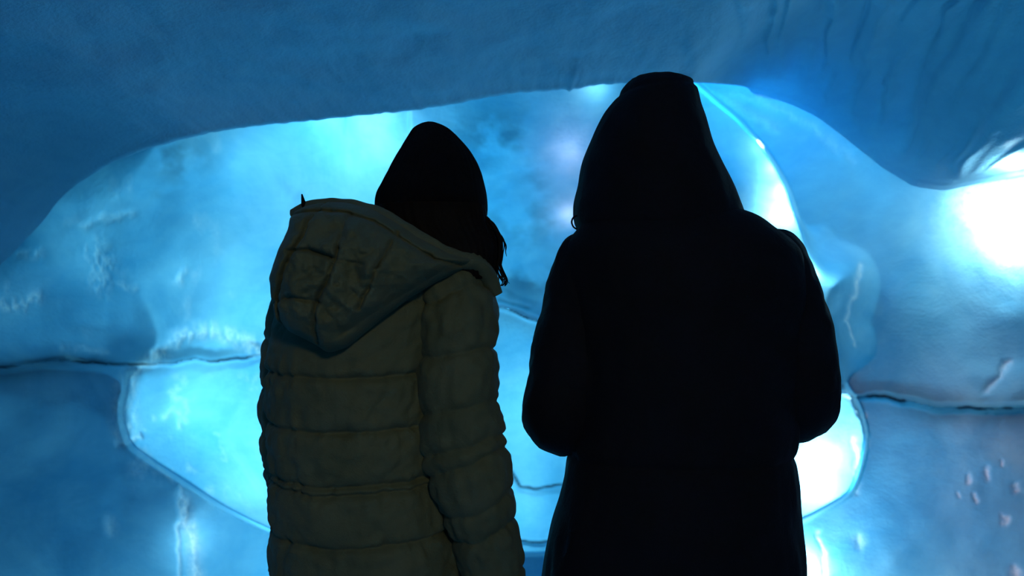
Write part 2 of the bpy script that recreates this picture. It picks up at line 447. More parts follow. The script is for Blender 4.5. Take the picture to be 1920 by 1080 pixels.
a = (ii * nc + jj).ravel(); fa = np.stack([a, a + 1, a + nc + 1, a + nc], -1)
me.vertices.add(nr * nc); me.vertices.foreach_set('co', VT.ravel())
me.loops.add(fa.size); me.loops.foreach_set('vertex_index', fa.ravel().astype(np.int32))
me.polygons.add(len(fa)); me.polygons.foreach_set('loop_start', np.arange(0, fa.size, 4, dtype=np.int32))
me.update(calc_edges=True); me.polygons.foreach_set('use_smooth', [True] * len(fa))
# thin (light passes) only where the vault runs out into the ice wall
S2, U2 = np.meshgrid(ss, us, indexing='ij')
thin = (1 - sstep(0.0, 0.16, S2)) * (1 - np.interp(U2, us, free))
lampc = un(1930, 330, 2.75)
dl = np.sqrt(((VT - np.array(lampc)) ** 2).sum(-1))
thin = np.maximum(thin, 1 - sstep(0.2, 0.9, dl))
for nm, arr in (('frost', np.zeros(S2.shape)), ('dirt', np.zeros(S2.shape)), ('thin', thin)):
    at = me.attributes.new(nm, 'FLOAT', 'POINT'); at.data.foreach_set('value', arr.ravel().astype(np.float32))
me.materials.append(SNOW)
o = bpy.data.objects.new('ceiling', me); COL.objects.link(o); o['kind'] = 'structure'

# ------------------------------------------------------------------ floor, side walls, wall behind the viewer
def slab(name, x0, y0, z0, x1, y1, z1, axis):
    """a gently uneven snow surface between two corners; axis is the flat direction"""
    n = 28; vs = []
    for i in range(n):
        for j in range(n):
            u, v = i / (n - 1), j / (n - 1)
            p = [0, 0, 0]; lo = (x0, y0, z0); hi = (x1, y1, z1)
            ax = [k for k in range(3) if k != axis]
            p[ax[0]] = lo[ax[0]] + u * (hi[ax[0]] - lo[ax[0]]); p[ax[1]] = lo[ax[1]] + v * (hi[ax[1]] - lo[ax[1]])
            k = 0.02 if axis == 2 else 0.05
            p[axis] = lo[axis] + k * noise.noise(Vector((p[0] * 1.7, p[1] * 1.7, p[2] * 1.7))) * (0.2 if axis == 2 else 1)
            vs.append(p)
    o = add_mesh(name, vs, grid_faces(n, n), SNOW); o['kind'] = 'structure'; return o
slab('floor', -3.6, -3.0, 0.0, 3.6, 5.2, 0.0, 2)
slab('wall_left', -2.95, -3.0, 0.0, -2.95, 2.6, 2.9, 0)
slab('wall_right', 2.95, -3.0, 0.0, 2.95, 2.6, 2.9, 0)
slab('wall_front', -3.0, -2.62, 0.0, 3.0, -2.62, 2.9, 1)

# ------------------------------------------------------------------ bare white lamp on the right wall
def tag(o, label, cat, group=None):
    o['label'] = label; o['category'] = cat
    if group: o['group'] = group
def empty(name, loc):
    o = bpy.data.objects.new(name, None); COL.objects.link(o); o.location = loc; return o
def lathe(name, prof, mat, parent=None, n=32, loc=(0, 0, 0), rot=None):
    vs = []
    for r, h in prof:
        for k in range(n):
            a = 2 * math.pi * k / n; vs.append((r * math.cos(a), r * math.sin(a), h))
    o = add_mesh(name, vs, grid_faces(len(prof), n, True), mat, parent); o.location = loc
    if rot: o.rotation_euler = rot
    return o
lp = un(1905, 392, 2.90)
lamp_e = empty('wall_lamp', lp)
tag(lamp_e, 'glaring white round lamp set in the ice wall at the right edge', 'lamp')
g = lathe('lamp_globe', [(0.001, .065)] + [(0.065 * math.sin(t), 0.065 * math.cos(t)) for t in np.linspace(.1, math.pi - .1, 18)] + [(0.001, -.065)], emit('lamp_glow', (0.75, 0.93, 1.0), 5.0), lamp_e, 32)
lathe('lamp_base', [(0.001, 0), (.036, 0), (.042, .02), (.042, .05), (.03, .07), (.001, .07)], METAL, lamp_e, 24, (0.025, .045, 0), (-math.pi / 2, 0, -.55))
gl = bpy.data.lights.new('vault_rake_light', 'POINT'); gl.energy = 3.0; gl.color = CY; gl.shadow_soft_size = 0.09
go = bpy.data.objects.new('vault_rake_light', gl); COL.objects.link(go); go.location = un(1900, 400, 2.4)  # light added well in front of the globe to rake the comb marks

# ------------------------------------------------------------------ people: shared builders
DP = 1.5
K = DP / F
def wx(px, y=DP): return (px - 960) / F * y
def wz(py, y=DP): return CAMZ + (540 - py) / F * y

def interp_rows(rows, step):
    """rows of (py, left, right, depth, ycentre); smooth interpolation down the figure"""
    R = np.array(rows, float)
    py = R[:, 0]; q = np.arange(py[0], py[-1] + .01, step)
    out = [q]
    for c in range(1, R.shape[1]):
        # catmull-rom like via gradient hermite
        y = R[:, c]; m = np.gradient(y, py)
        # limit the overshoot
        dlt = np.diff(y) / np.diff(py)
        for i in range(1, len(m) - 1):
            if dlt[i - 1] * dlt[i] <= 0: m[i] = 0
            else:
                lim = 3 * min(abs(dlt[i - 1]), abs(dlt[i])); m[i] = math.copysign(min(abs(m[i]), lim), m[i])
        k = np.clip(np.searchsorted(py, q, 'right') - 1, 0, len(py) - 2)
        h = py[k + 1] - py[k]; t = (q - py[k]) / h
        out.append((2 * t**3 - 3 * t**2 + 1) * y[k] + (t**3 - 2 * t**2 + t) * h * m[k] + (-2 * t**3 + 3 * t**2) * y[k + 1] + (t**3 - t**2) * h * m[k + 1])
    return np.stack(out, -1)

def loft(name, rows, mat, parent, step=4.0, n=96, power=2.3, disp=None, cap=True):
    R = interp_rows(rows, step)
    vs = []
    for (py, l, r, dep, yc) in R:
        cxp = (l + r) / 2; a = (r - l) / 2 / F * yc; z = wz(py, yc)
        for k in range(n):
            th = 2 * math.pi * k / n          # th=-90deg faces the camera (-Y)
            c, s = math.cos(th), math.sin(th)
            ex = 2 / power
            ox = math.copysign(abs(c) ** ex, c); oy = math.copysign(abs(s) ** ex, s)
            e = 1.0
            d = disp(py, th, cxp) if disp else 0.0
            vs.append((wx(cxp, yc) + (a + d) * ox, yc + (dep + d) * oy, z))
    nr = len(R); fs = grid_faces(nr, n, True)
    fs = [f[::-1] for f in fs]
    if cap:
        vs.append((wx((R[0, 1] + R[0, 2]) / 2, R[0, 4]), R[0, 4], wz(R[0, 0], R[0, 4]) + .001)); t = len(vs) - 1
        fs += [(t, (k), (k + 1) % n) for k in range(n)]
        vs.append((wx((R[-1, 1] + R[-1, 2]) / 2, R[-1, 4]), R[-1, 4], wz(R[-1, 0], R[-1, 4]))); t = len(vs) - 1
        b = (nr - 1) * n
        fs += [(t, b + (k + 1) % n, b + k) for k in range(n)]
    return add_mesh(name, vs, fs, mat, parent)

def tube(name, pts, mat, parent, n=20, per=12, disp=None, flat=None, cap=True):
    """pts: (x,y,z,r) world metres; rings carried along a smooth path"""
    P = np.array(pts, float); m = len(P)
    T = np.linspace(0, m - 1, (m - 1) * per + 1)
    def cr(t):
        i = min(int(t), m - 2); u = t - i
        p0 = P[max(i - 1, 0)]; p1 = P[i]; p2 = P[i + 1]; p3 = P[min(i + 2, m - 1)]
        return .5 * ((2 * p1) + (-p0 + p2) * u + (2 * p0 - 5 * p1 + 4 * p2 - p3) * u * u + (-p0 + 3 * p1 - 3 * p2 + p3) * u**3)
    Q = np.array([cr(t) for t in T])
    vs = []
    ref = Vector((1, 0, 0)); L = 0.0
    tan0 = Vector(Q[1, :3] - Q[0, :3]).normalized()
    if abs(tan0.dot(ref)) > .9: ref = Vector((0, 1, 0))
    for i, q in enumerate(Q):
        tn = Vector(Q[min(i + 1, len(Q) - 1), :3] - Q[max(i - 1, 0), :3]).normalized()
        ref = (ref - tn * ref.dot(tn)).normalized(); b = tn.cross(ref)
        if i: L += float(np.linalg.norm(Q[i, :3] - Q[i - 1, :3]))
        for k in range(n):
            a = 2 * math.pi * k / n
            r = q[3] + (disp(L, a, q) if disp else 0)
            v = Vector(q[:3]) + (ref * math.cos(a) + b * math.sin(a)) * r
            vs.append(v)
    fs = grid_faces(len(Q), n, True)
    if cap:
        for e, base in ((0, 0), (len(Q) - 1, (len(Q) - 1) * n)):
            vs.append(Vector(Q[e, :3])); t = len(vs) - 1
            fs += [((t, base + k, base + (k + 1) % n) if e else (t, base + (k + 1) % n, base + k)) for k in range(n)]
    return add_mesh(name, vs, fs, mat, parent)

def eval_mesh(ob):
    dg = bpy.context.evaluated_depsgraph_get()
    return bpy.data.meshes.new_from_object(ob.evaluated_get(dg))

def head_mesh(c, turn, w=1.0):
    """a head with face looking +Y; c = centre"""
    vs = []; nu, nv = 56, 44
    for i in range(nv + 1):
        ph = math.pi * i / nv
        for j in range(nu):
            th = 2 * math.pi * j / nu
            x = math.sin(ph) * math.cos(th); y = math.sin(ph) * math.sin(th); z = math.cos(ph)
            X, Y_, Z = x * .074 * w, y * .093 * w, z * .112 * w
            if Z < 0:                                   # jaw narrows, chin comes forward
                k = -Z / .112; X *= 1 - .30 * k; Y_ = Y_ * (1 - .12 * k) + .012 * k
            if y > 0:
                g = lambda x0, z0, sx, sz: math.exp(-((X - x0) / sx) ** 2 - ((Z - z0) / sz) ** 2)
                Y_ += .027 * g(0, -.022, .011, .014) + .014 * g(0, 0.0, .008, .022)        # nose
                Y_ += .006 * g(0, .022, .045, .010)                                        # brow
                Y_ -= .010 * (g(.030, .006, .014, .010) + g(-.030, .006, .014, .010))      # sockets
                Y_ += .006 * g(0, -.055, .020, .005) + .006 * g(0, -.064, .018, .005) - .004 * g(0, -.0595, .022, .002)
                Y_ += .007 * g(0, -.090, .018, .012)
            vs.append((X, Y_, Z))
    fs = grid_faces(nv + 1, nu, True)
    # ears
    base = len(vs)
    for sgn in (-1, 1):
        b0 = len(vs)
        for i in range(9):
            ph = math.pi * i / 8
            for j in range(12):
                th = 2 * math.pi * j / 12
                vs.append((sgn * .076 + .008 * math.sin(ph) * math.cos(th), -.004 + .018 * math.sin(ph) * math.sin(th), -.012 + .030 * math.cos(ph)))
        fs += [tuple(b0 + q for q in f) for f in grid_faces(9, 12, True)]
    ct, st = math.cos(turn), math.sin(turn)
    return [(c[0] + x * ct - y * st, c[1] + x * st + y * ct, c[2] + z) for x, y, z in vs], fs

def human(name, joints, head_c, turn, hands, w=1.0):
    """one continuous skinned body: joints dict of (point, radius)"""
    names = list(joints); idx = {k: i for i, k in enumerate(names)}
    vs = [joints[k][0] for k in names]; rad = [joints[k][1] for k in names]
    chain = [('pelvis', 'belly'), ('belly', 'chest'), ('chest', 'neck'), ('neck', 'skull')]
    for s in 'LR':
        chain += [('chest', 'shoulder' + s), ('shoulder' + s, 'elbow' + s), ('elbow' + s, 'wrist' + s), ('wrist' + s, 'palm' + s),
                  ('pelvis', 'hip' + s), ('hip' + s, 'knee' + s), ('knee' + s, 'ankle' + s), ('ankle' + s, 'toe' + s)]
    es = [(idx[a], idx[b]) for a, b in chain]
    me = bpy.data.meshes.new('tmp'); me.from_pydata([tuple(v) for v in vs], es, [])
    ob = bpy.data.objects.new('tmp', me); COL.objects.link(ob)
    md = ob.modifiers.new('skin', 'SKIN'); md.use_smooth_shade = True
    for i, d in enumerate(me.skin_vertices[0].data):
        d.radius = (rad[i], rad[i] * (0.72 if names[i] in ('chest', 'belly', 'pelvis') else 1)); d.use_root = (names[i] == 'pelvis')
    sb = ob.modifiers.new('sub', 'SUBSURF'); sb.levels = 2
    m1 = eval_mesh(ob); bpy.data.objects.remove(ob)
    bm = bmesh.new(); bm.from_mesh(m1)
    def addraw(v, f):
        b = [bm.verts.new(p) for p in v]
        for q in f:
            try: bm.faces.new([b[i] for i in q])
            except ValueError: pass
    addraw(*head_mesh(head_c, turn, w))
    # fingers: five bent tapering chains per hand rooted in the palm
    for s in 'LR':
        root, fwd, side, nrm, curl = hands[s]      # palm centre, finger direction, thumb side, palm normal, curl
        fwd, side, nrm = Vector(fwd).normalized(), Vector(side).normalized(), Vector(nrm).normalized()
        def chainmesh(ps, rs):
            m = bpy.data.meshes.new('f'); m.from_pydata([tuple(p) for p in ps], [(i, i + 1) for i in range(len(ps) - 1)], [])
            o2 = bpy.data.objects.new('f', m); COL.objects.link(o2); o2.modifiers.new('s', 'SKIN')
            for i, d in enumerate(m.skin_vertices[0].data): d.radius = (rs[i], rs[i]); d.use_root = (i == 0)
            u = o2.modifiers.new('u', 'SUBSURF'); u.levels = 1
            r = eval_mesh(o2); bpy.data.objects.remove(o2); bm.from_mesh(r)
        root = Vector(root)
        # palm body
        for q in (-1, -.33, .33, 1):
            chainmesh([root - fwd * .045 + side * q * .018, root + side * q * .028, root + fwd * .04 + side * q * .031], [.014, .015, .012])
        for q, ln in zip((1, .33, -.33, -1), (.070, .078, .073, .057)):
            p = root + fwd * .035 + side * q * .031; d = fwd.copy(); ps = [root + side * q * .028, p]
            for kx in range(3):
                ang = curl * (kx + 1); dd = (fwd * math.cos(ang) + nrm * math.sin(ang)).normalized()
                p = p + dd * ln * (.42, .33, .25)[kx]; ps.append(p)
            chainmesh(ps, [.010, .0098, .0088, .008, .0068])
        p0 = root - fwd * .03 + side * .022; p1 = p0 + (side * .8 + fwd * .5 + nrm * .3).normalized() * .04
        p2 = p1 + (side * .35 + fwd * .9 + nrm * .35).normalized() * .033; p3 = p2 + (fwd * .9 + nrm * .45).normalized() * .026
        chainmesh([p0, p1, p2, p3], [.014, .0115, .0095, .008])
    m2 = bpy.data.meshes.new(name); bm.to_mesh(m2); bm.free()
    o3 = bpy.data.objects.new('tmp2', m2); COL.objects.link(o3)
    rm = o3.modifiers.new('r', 'REMESH'); rm.mode = 'VOXEL'; rm.voxel_size = 0.0055; rm.use_smooth_shade = True
    sm_ = o3.modifiers.new('sm', 'SMOOTH'); sm_.factor = .5; sm_.iterations = 1
    m3 = eval_mesh(o3); bpy.data.objects.remove(o3); m3.name = name
    m3.materials.clear(); m3.materials.append(SKIN)
    m3.polygons.foreach_set('use_smooth', [True] * len(m3.polygons))
    o = bpy.data.objects.new(name, m3); COL.objects.link(o)
    ct, st = math.cos(turn), math.sin(turn)
    for sgn in (-1, 1):
        x, y, z = sgn * .030 * w, .0715 * w, .006
        e = lathe('eye', [(0.0005, .012)] + [(.012 * math.sin(t), .012 * math.cos(t)) for t in np.linspace(.2, 2.9, 9)] + [(0.0005, -.012)], EYE, o, 16,
                  (head_c[0] + x * ct - y * st, head_c[1] + x * st + y * ct, head_c[2] + z))
        lathe('pupil', [(0.0003, .0014), (.004, .0012), (.0055, 0), (.004, -.0012), (0.0003, -.0014)], KNIT, e, 14, (-st * .0115, ct * .0115, 0), (math.pi / 2, 0, turn))
        # brow
        bx = [(sgn * (.014 + .008 * q) * w, .0845 * w - .0016 * q * q, .021 + .0025 * math.sin(q * .9)) for q in range(5)]
        tube('eyebrow', [(head_c[0] + a * ct - b * st, head_c[1] + a * st + b * ct, head_c[2] + c_, .0016 + .0009 * math.sin(k_ * .75)) for k_, (a, b, c_) in enumerate(bx)], HAIR, o, 8, 3)
    return o

def legs_and_boots(person, cx_, y, hipz, sp=.10, r=.095):
    t = []
    bm_parts = []
    for sgn in (-1, 1):
        X = cx_ + sgn * sp
        tube('trouser_leg', [(X, y, hipz, r), (X, y + .005, hipz - .25, r * .92), (X, y + .01, .48, r * .74), (X, y - .005, .28, r * .72), (X, y - .01, .12, r * .62)], DENIM, person, 28, 10,
             disp=lambda L, a, q: .003 * math.sin(L * 60 + a * 2) * (1 if q[2] < .6 else .4))
        b = tube('boot', [(X, y - .01, .20, .058), (X, y - .01, .11, .056), (X, y + .01, .062, .056), (X, y + .08, .048, .046), (X, y + .15, .040, .036), (X, y + .175, .036, .018)], LEATHER, person, 24, 8)
        prof = []
        vs = []
        for zz in (0.0, .018):
            for k in range(28):
                a = 2 * math.pi * k / 28; vs.append((X + .052 * math.cos(a), y + .055 + .135 * math.sin(a), zz + .001))
        fs = grid_faces(2, 28, True) + [tuple(range(27, -1, -1)), tuple(range(28, 56))]
        add_mesh('boot_sole', vs, fs, KNIT, b, smooth=False)
    return

# ------------------------------------------------------------------ woman in the olive puffer jacket
WSEAM = [(560, 1.0), (690, 1), (783, 1), (876, 1), (890, .7), (978, 1), (1065, 1), (1155, 1), (1240, 1)]
def puff(py, seams, amp, wd=9.0, span=45.0):
    d = min(abs(py - s) for s, a in seams)
    return -amp * math.exp(-(d / wd) ** 1.3) + amp * .35 * min(1, d / span) ** .5
def w_disp(py, th, cxp):
    # the stitched lines sag on the left of the back, rise to the sides
    c = math.cos(th); s = math.sin(th)
    sag = 12 * c * c * (1 if c < 0 else .3) - 5 + 10 * c * .5
    q = py + sag + 3.5 * noise.noise(Vector((th * 3.0, py * .004, 2)))
    fade = min(1, max(0, (py - 500) / 120))
    d = puff(q, WSEAM, .0095, 5.5, 38) * fade
    # centre-back seam below the waist
    u = (c * 180 + cxp) - 742
    if s < 0 and py > 885: d -= .0035 * math.exp(-(u / 5.0) ** 2)
    # gathers running off the seams
    near = min(abs(q - s_) for s_, a in WSEAM)
    g = noise.noise(Vector((th * 14, q * .03, 5.0)))
    d += .0075 * g * math.exp(-(near / 30) ** 2)
    d += .006 * noise.noise(Vector((th * 4.0, q * .018, 1.0))) + .0045 * noise.noise(Vector((th * 9.0, q * .05 + th * 3, 8.0)))
    return d

wc = wx(700)
W = {}
def pt(px, py, y): return (wx(px, y), y, wz(py, y))
W['pelvis'] = (pt(695, 1060, 1.50), .125); W['belly'] = (pt(695, 900, 1.50), .112); W['chest'] = (pt(705, 640, 1.50), .115)
W['neck'] = (pt(765, 520, 1.49), .050); W['skull'] = (pt(806, 420, 1.52), .055)
W['shoulderL'] = (pt(572, 590, 1.538), .040); W['elbowL'] = (pt(546, 840, 1.57), .034); W['wristL'] = (pt(583, 1080, 1.65), .026); W['palmL'] = (pt(590, 1150, 1.67), .024)
W['shoulderR'] = (pt(848, 600, 1.436), .040); W['elbowR'] = (pt(870, 850, 1.415), .034); W['wristR'] = (pt(931, 1110, 1.448), .026); W['palmR'] = (pt(941, 1175, 1.47), .024)
for s_, q in (('L', 620), ('R', 780)):
    W['hip' + s_] = (pt(q, 1110, 1.50), .095); W['knee' + s_] = ((wx(q), 1.50, .50), .060); W['ankle' + s_] = ((wx(q), 1.49, .10), .040); W['toe' + s_] = ((wx(q), 1.63, .045), .030)
hw = {'L': (pt(593, 1175, 1.68), (.05, .08, -1), (0.1, 1, .1), (1, -.1, 0), .35), 'R': (pt(944, 1200, 1.475), (.03, .1, -1), (-.1, 1, .1), (-1, -.1, 0), .35)}
woman = human('person', W, (wx(808), 1.52, wz(422)), -0.25, hw, .98)
tag(woman, 'person seen from behind in an olive green quilted jacket and black knitted hat', 'person', None)

jk = loft('quilted_jacket', [
    (425, 735, 805, .050, 1.49), (440, 715, 825, .062, 1.49), (460, 668, 838, .078, 1.49), (480, 620, 850, .095, 1.49), (510, 575, 862, .112, 1.49), (550, 545, 862, .124, 1.49), (600, 524, 852, .132, 1.49),
    (690, 508, 838, .140, 1.49), (783, 509, 836, .142, 1.49), (880, 512, 842, .143, 1.49), (978, 514, 860, .150, 1.49), (1065, 512, 880, .156, 1.49), (1155, 506, 900, .160, 1.49), (1240, 500, 908, .160, 1.49)],
    OLIVE, woman, 2.6, 170, 2.15, w_disp)
SEAMS_R = [.09, .185, .28, .345, .375, .45, .50, .59, .68]
def slv(seams, seed):
    def f(L, a, q):
        L2 = L + .010 * math.sin(a + seed) + .006 * noise.noise(Vector((math.cos(a) * 2, L * 4, seed)))
        d = min(abs(L2 - s) for s in seams)
        v = -.0062 * math.exp(-(d / .006) ** 1.3) + .003 * min(1, d / .04) ** .5
        v += .006 * noise.noise(Vector((math.cos(a) * 2.2, math.sin(a) * 2.2, L * 13 + seed))) + .0055 * noise.noise(Vector((math.cos(a) * 4, math.sin(a) * 4 + L * 8, L * 42 + seed)))
        return v
    return f
tube('sleeve', [(*pt(822, 484, 1.47), 0.022), (*pt(832, 500, 1.46), 0.05), (*pt(847, 545, 1.44), 0.066), (*pt(856, 600, 1.43), 0.07), (*pt(857, 660, 1.425), 0.0705), (*pt(860, 740, 1.42), 0.0715), (*pt(870, 840, 1.415), 0.0725), (*pt(890, 920, 1.415), 0.068), (*pt(905, 990, 1.425), 0.058), (*pt(927, 1080, 1.44), 0.055), (*pt(937, 1140, 1.46), 0.048)], OLIVE, jk, 90, 22, slv(SEAMS_R, 1.3))
tube('sleeve', [(wx(600, 1.52), 1.52, wz(505, 1.52), .020), (wx(585, 1.525), 1.525, wz(530, 1.525), .052), (wx(567, 1.535), 1.535, wz(580, 1.535), .058), (wx(552, 1.55), 1.55, wz(660, 1.55), .056), (wx(546, 1.56), 1.56, wz(760, 1.56), .056), (wx(546, 1.57), 1.57, wz(840, 1.57), .056),
                (wx(553, 1.58), 1.58, wz(900, 1.58), .050), (wx(562, 1.60), 1.60, wz(960, 1.60), .047), (wx(580, 1.63), 1.63, wz(1040, 1.63), .046), (wx(586, 1.65), 1.65, wz(1090, 1.65), .042)], OLIVE, jk, 70, 20, slv([.08, .16, .25, .335, .40, .46, .52, .6], 4.1))

def pillow(name, outline, cen, y_edge, front, back, mat, parent, strokes=(), n=180, m=46, lump=.004, yfun=None):
    """a padded bag: closed outline in x,z, swelling `front` metres to -Y and `back` to +Y"""
    O = np.array(outline + [outline[0]], float)
    seg = np.hypot(*np.diff(O, axis=0).T); cum = np.concatenate([[0], np.cumsum(seg)]); tt = np.linspace(0, cum[-1], n, endpoint=False)
    ox = np.interp(tt, cum, O[:, 0]); oy = np.interp(tt, cum, O[:, 1])
    kk = np.exp(-np.linspace(-1.6, 1.6, 7) ** 2); kk /= kk.sum()
    ox = np.convolve(np.pad(ox, 3, 'wrap'), kk, 'valid'); oy = np.convolve(np.pad(oy, 3, 'wrap'), kk, 'valid')
    rr = np.sin(np.linspace(0.001, math.pi / 2, m))
    vs = []; 
    for side in (0, 1):
        rad = rr if side == 0 else rr[::-1][1:]
        for r in rad:
            px = cen[0] + (ox - cen[0]) * r; py = cen[1] + (oy - cen[1]) * r
            prof = np.sqrt(np.clip(1 - r ** 2.4, 0, 1))
            y0 = np.array([yfun(a, b) if yfun else y_edge for a, b in zip(px, py)])
            if side == 0:
                h = front * prof
                h = h + lump * vnoise(px / 34., py / 34., 31, 3) * prof
                for pts, wd, dep in strokes:
                    d = seg_dist(px + 3 * vnoise(px / 15., py / 15., 8), py, pts); h = h - dep * np.exp(-(d / wd) ** 1.4)
                yy = y0 - h
            else: yy = y0 + back * prof
            q = np.zeros_like(yy) + yy
            vs += [((a - 960) / F * e, b, CAMZ + (540 - c) / F * e) for a, b, c, e in zip(px, q, py, y0)]
    nr = len(vs) // n
    fs = [f[::-1] for f in grid_faces(nr, n, True)]
    return add_mesh(name, vs, fs, mat, parent)
hood_out = [(552, 398), (580, 386), (612, 379), (650, 380), (700, 392), (740, 414), (790, 446), (845, 476), (888, 486), (872, 503), (820, 528), (770, 558), (720, 595), (680, 628), (650, 652), (618, 662),
            (592, 645), (548, 622), (520, 600), (514, 565), (509, 522), (520, 488), (533, 455), (546, 425)]
hood_st = [([(612, 380), (608, 400), (590, 440), (566, 480), (548, 520), (534, 560), (538, 625)], 3.6, 0.0250),
           ([(752, 440), (735, 480), (712, 530), (690, 575)], 3.6, 0.0163), ([(655, 470), (640, 520), (615, 560), (604, 640)], 3.6, 0.0187), ([(668, 405), (660, 440), (655, 470)], 3.6, 0.0100),
           ([(560, 474), (600, 472), (642, 486)], 3.6, 0.0175), ([(520, 568), (570, 556), (622, 566)], 3.6, 0.0125), ([(700, 500), (650, 490), (640, 486)], 3.6, 0.0075),
           ([(556, 404), (612, 400), (660, 404), (710, 420), (760, 452), (820, 488), (885, 502)], 3.6, 0.0187),
           ([(860, 496), (800, 528), (740, 565), (690, 598), (650, 625)], 8, .010)]
hood = pillow('hood', hood_out, (655, 515), 1.385, .100, .060, OLIVE, jk, hood_st, 300, 80, .024,
              yfun=lambda a, b: 1.335 + .00035 * max(0, a - 720) + .06 * max(0, 470 - b) / 90)
tube('hood_rim', [(wx(551, 1.42), 1.42, wz(402, 1.42), .010), (wx(578, 1.405), 1.405, wz(391, 1.405), .012), (wx(612, 1.40), 1.40, wz(386, 1.40), .013), (wx(655, 1.395), 1.395, wz(388, 1.395), .013), (wx(705, 1.385), 1.385, wz(401, 1.385), .014), (wx(750, 1.375), 1.375, wz(426, 1.375), .014), (wx(800, 1.37), 1.37, wz(458, 1.37), .015),
                  (wx(850, 1.38), 1.38, wz(484, 1.38), .015), (wx(892, 1.40), 1.40, wz(492, 1.40), .016), (wx(915, 1.42), 1.42, wz(518, 1.42), .016), (wx(931, 1.43), 1.43, wz(552, 1.43), .011)], OLIVE, hood, 24, 10,
     disp=lambda L, a, q: .0025 * noise.noise(Vector((L * 40, a, 0))))
tube('hood_toggle', [(wx(572, 1.40), 1.40, wz(392, 1.40), .006), (wx(569, 1.40), 1.40, wz(380, 1.40), .004), (wx(566, 1.40), 1.40, wz(364, 1.40), .0012)], KNIT, hood, 12, 6)
# knitted hat
def knit(py, th, cxp):
    return .0012 * math.sin(th * 44) + .0015 * noise.noise(Vector((th * 3, py * .03, 0)))
hat = loft('knitted_hat', [(229, 801, 811, .006, 1.52), (232, 793, 820, .018, 1.52), (240, 779, 837, .036, 1.52), (252, 769, 852, .050, 1.52), (264, 762, 864, .062, 1.52), (285, 751, 882, .078, 1.52), (320, 731, 900, .094, 1.52), (345, 718, 907, .102, 1.52), (362, 709, 911, .106, 1.52),
                     (390, 706, 913, .108, 1.52), (412, 707, 911, .106, 1.52)], KNIT, woman, 2.5, 176, 2.1, knit, cap=True)
# hair under the hat, with loose strands at the right
bmv = loft('hair', [(385, 712, 908, .070, 1.46), (395, 712, 910, .068, 1.46), (420, 716, 914, .064, 1.455), (445, 735, 926, .062, 1.45), (470, 760, 931, .060, 1.44), (500, 790, 927, .050, 1.435), (525, 820, 917, .036, 1.43)], HAIR, woman, 3, 120, 2.1,
           lambda py, th, c: .003 * noise.noise(Vector((th * 12, py * .01, 3))) + .0015 * math.sin(th * 37))
for k in range(30):
    a = random.random(); b = random.random()
    x0 = 893 + 22 * a; dy = 20 * b
    pts = [(wx(x0, 1.45 + .04 * b), 1.45 + .04 * b, wz(405 + dy, 1.45 + .04 * b), .0022), (wx(x0 + 14 + 10 * a, 1.44 + .04 * b), 1.44 + .04 * b, wz(440 + dy, 1.44 + .04 * b), .0020), (wx(x0 + 18 + 8 * a, 1.43 + .03 * b), 1.43 + .03 * b, wz(478 + dy, 1.43 + .03 * b), .0016),
           (wx(x0 + 20 + 22 * a * b, 1.43 + .03 * b), 1.43 + .03 * b, wz(508 + dy, 1.43 + .03 * b), .0011), (wx(x0 + 16 + 26 * a - 8 * b, 1.43 + .03 * b), 1.43 + .03 * b, wz(530 + 8 * b, 1.43 + .03 * b), .0005)]
    tube('hair_strand', pts, HAIR, bmv, 5, 6)
for k in range(4):
    q = k / 3
    tube('hair_strand', [(*pt(908, 408 + 14 * q, 1.45), .0022), (*pt(926 + 6 * q, 420 + 16 * q, 1.45), .0018), (*pt(938 + 10 * q, 446 + 12 * q, 1.45), .0013), (*pt(934 + 14 * q, 480 - 8 * q, 1.45), .0009), (*pt(926 + 24 * q, 505 - 24 * q, 1.45), .0004)], HAIR, bmv, 5, 7)
tube('hair_strand', [(wx(905, 1.45), 1.45, wz(418, 1.45), .0018), (wx(930, 1.45), 1.45, wz(432, 1.45), .0012), (wx(944, 1.45), 1.45, wz(448, 1.45), .0009), (wx(948, 1.45), 1.45, wz(470, 1.45), .0006)], HAIR, bmv, 5, 8)
tube('hair_strand', [(wx(920, 1.45), 1.45, wz(470, 1.45), .0020), (wx(938, 1.45), 1.45, wz(500, 1.45), .0018), (wx(949, 1.45), 1.45, wz(525, 1.45), .0016), (wx(938, 1.45), 1.45, wz(535, 1.45), .0012), (wx(930, 1.45), 1.45, wz(520, 1.45), .0006)], HAIR, bmv, 5, 8)
legs_and_boots(woman, wx(700), 1.50, .86, .080, .092)

# ------------------------------------------------------------------ person in the black hooded coat
M = {}
M['pelvis'] = (pt(1272, 1010, 1.52), .14); M['belly'] = (pt(1272, 850, 1.52), .13); M['chest'] = (pt(1270, 600, 1.52), .145)
M['neck'] = (pt(1245, 420, 1.53), .058); M['skull'] = (pt(1236, 330, 1.55), .06)
M['shoulderL'] = (pt(1120, 520, 1.52), .055); M['elbowL'] = (pt(1052, 770, 1.50), .045); M['wristL'] = (pt(1150, 735, 1.78), .030); M['palmL'] = (pt(1180, 722, 1.85), .024)
M['shoulderR'] = (pt(1420, 520, 1.52), .055); M['elbowR'] = (pt(1494, 745, 1.50), .045); M['wristR'] = (pt(1380, 725, 1.78), .030); M['palmR'] = (pt(1350, 715, 1.85), .024)
for s_, q in (('L', 1180), ('R', 1365)):
    M['hip' + s_] = (pt(q, 1070, 1.52), .10); M['knee' + s_] = ((wx(q), 1.52, .50), .065); M['ankle' + s_] = ((wx(q), 1.51, .10), .043); M['toe' + s_] = ((wx(q), 1.65, .045), .032)
hm = {'L': (pt(1192, 716, 1.875), (.55, 1, .12), (.2, -.1, 1), (1, -.5, 0), .3), 'R': (pt(1338, 710, 1.875), (-.55, 1, .12), (-.2, -.1, 1), (-1, -.5, 0), .3)}
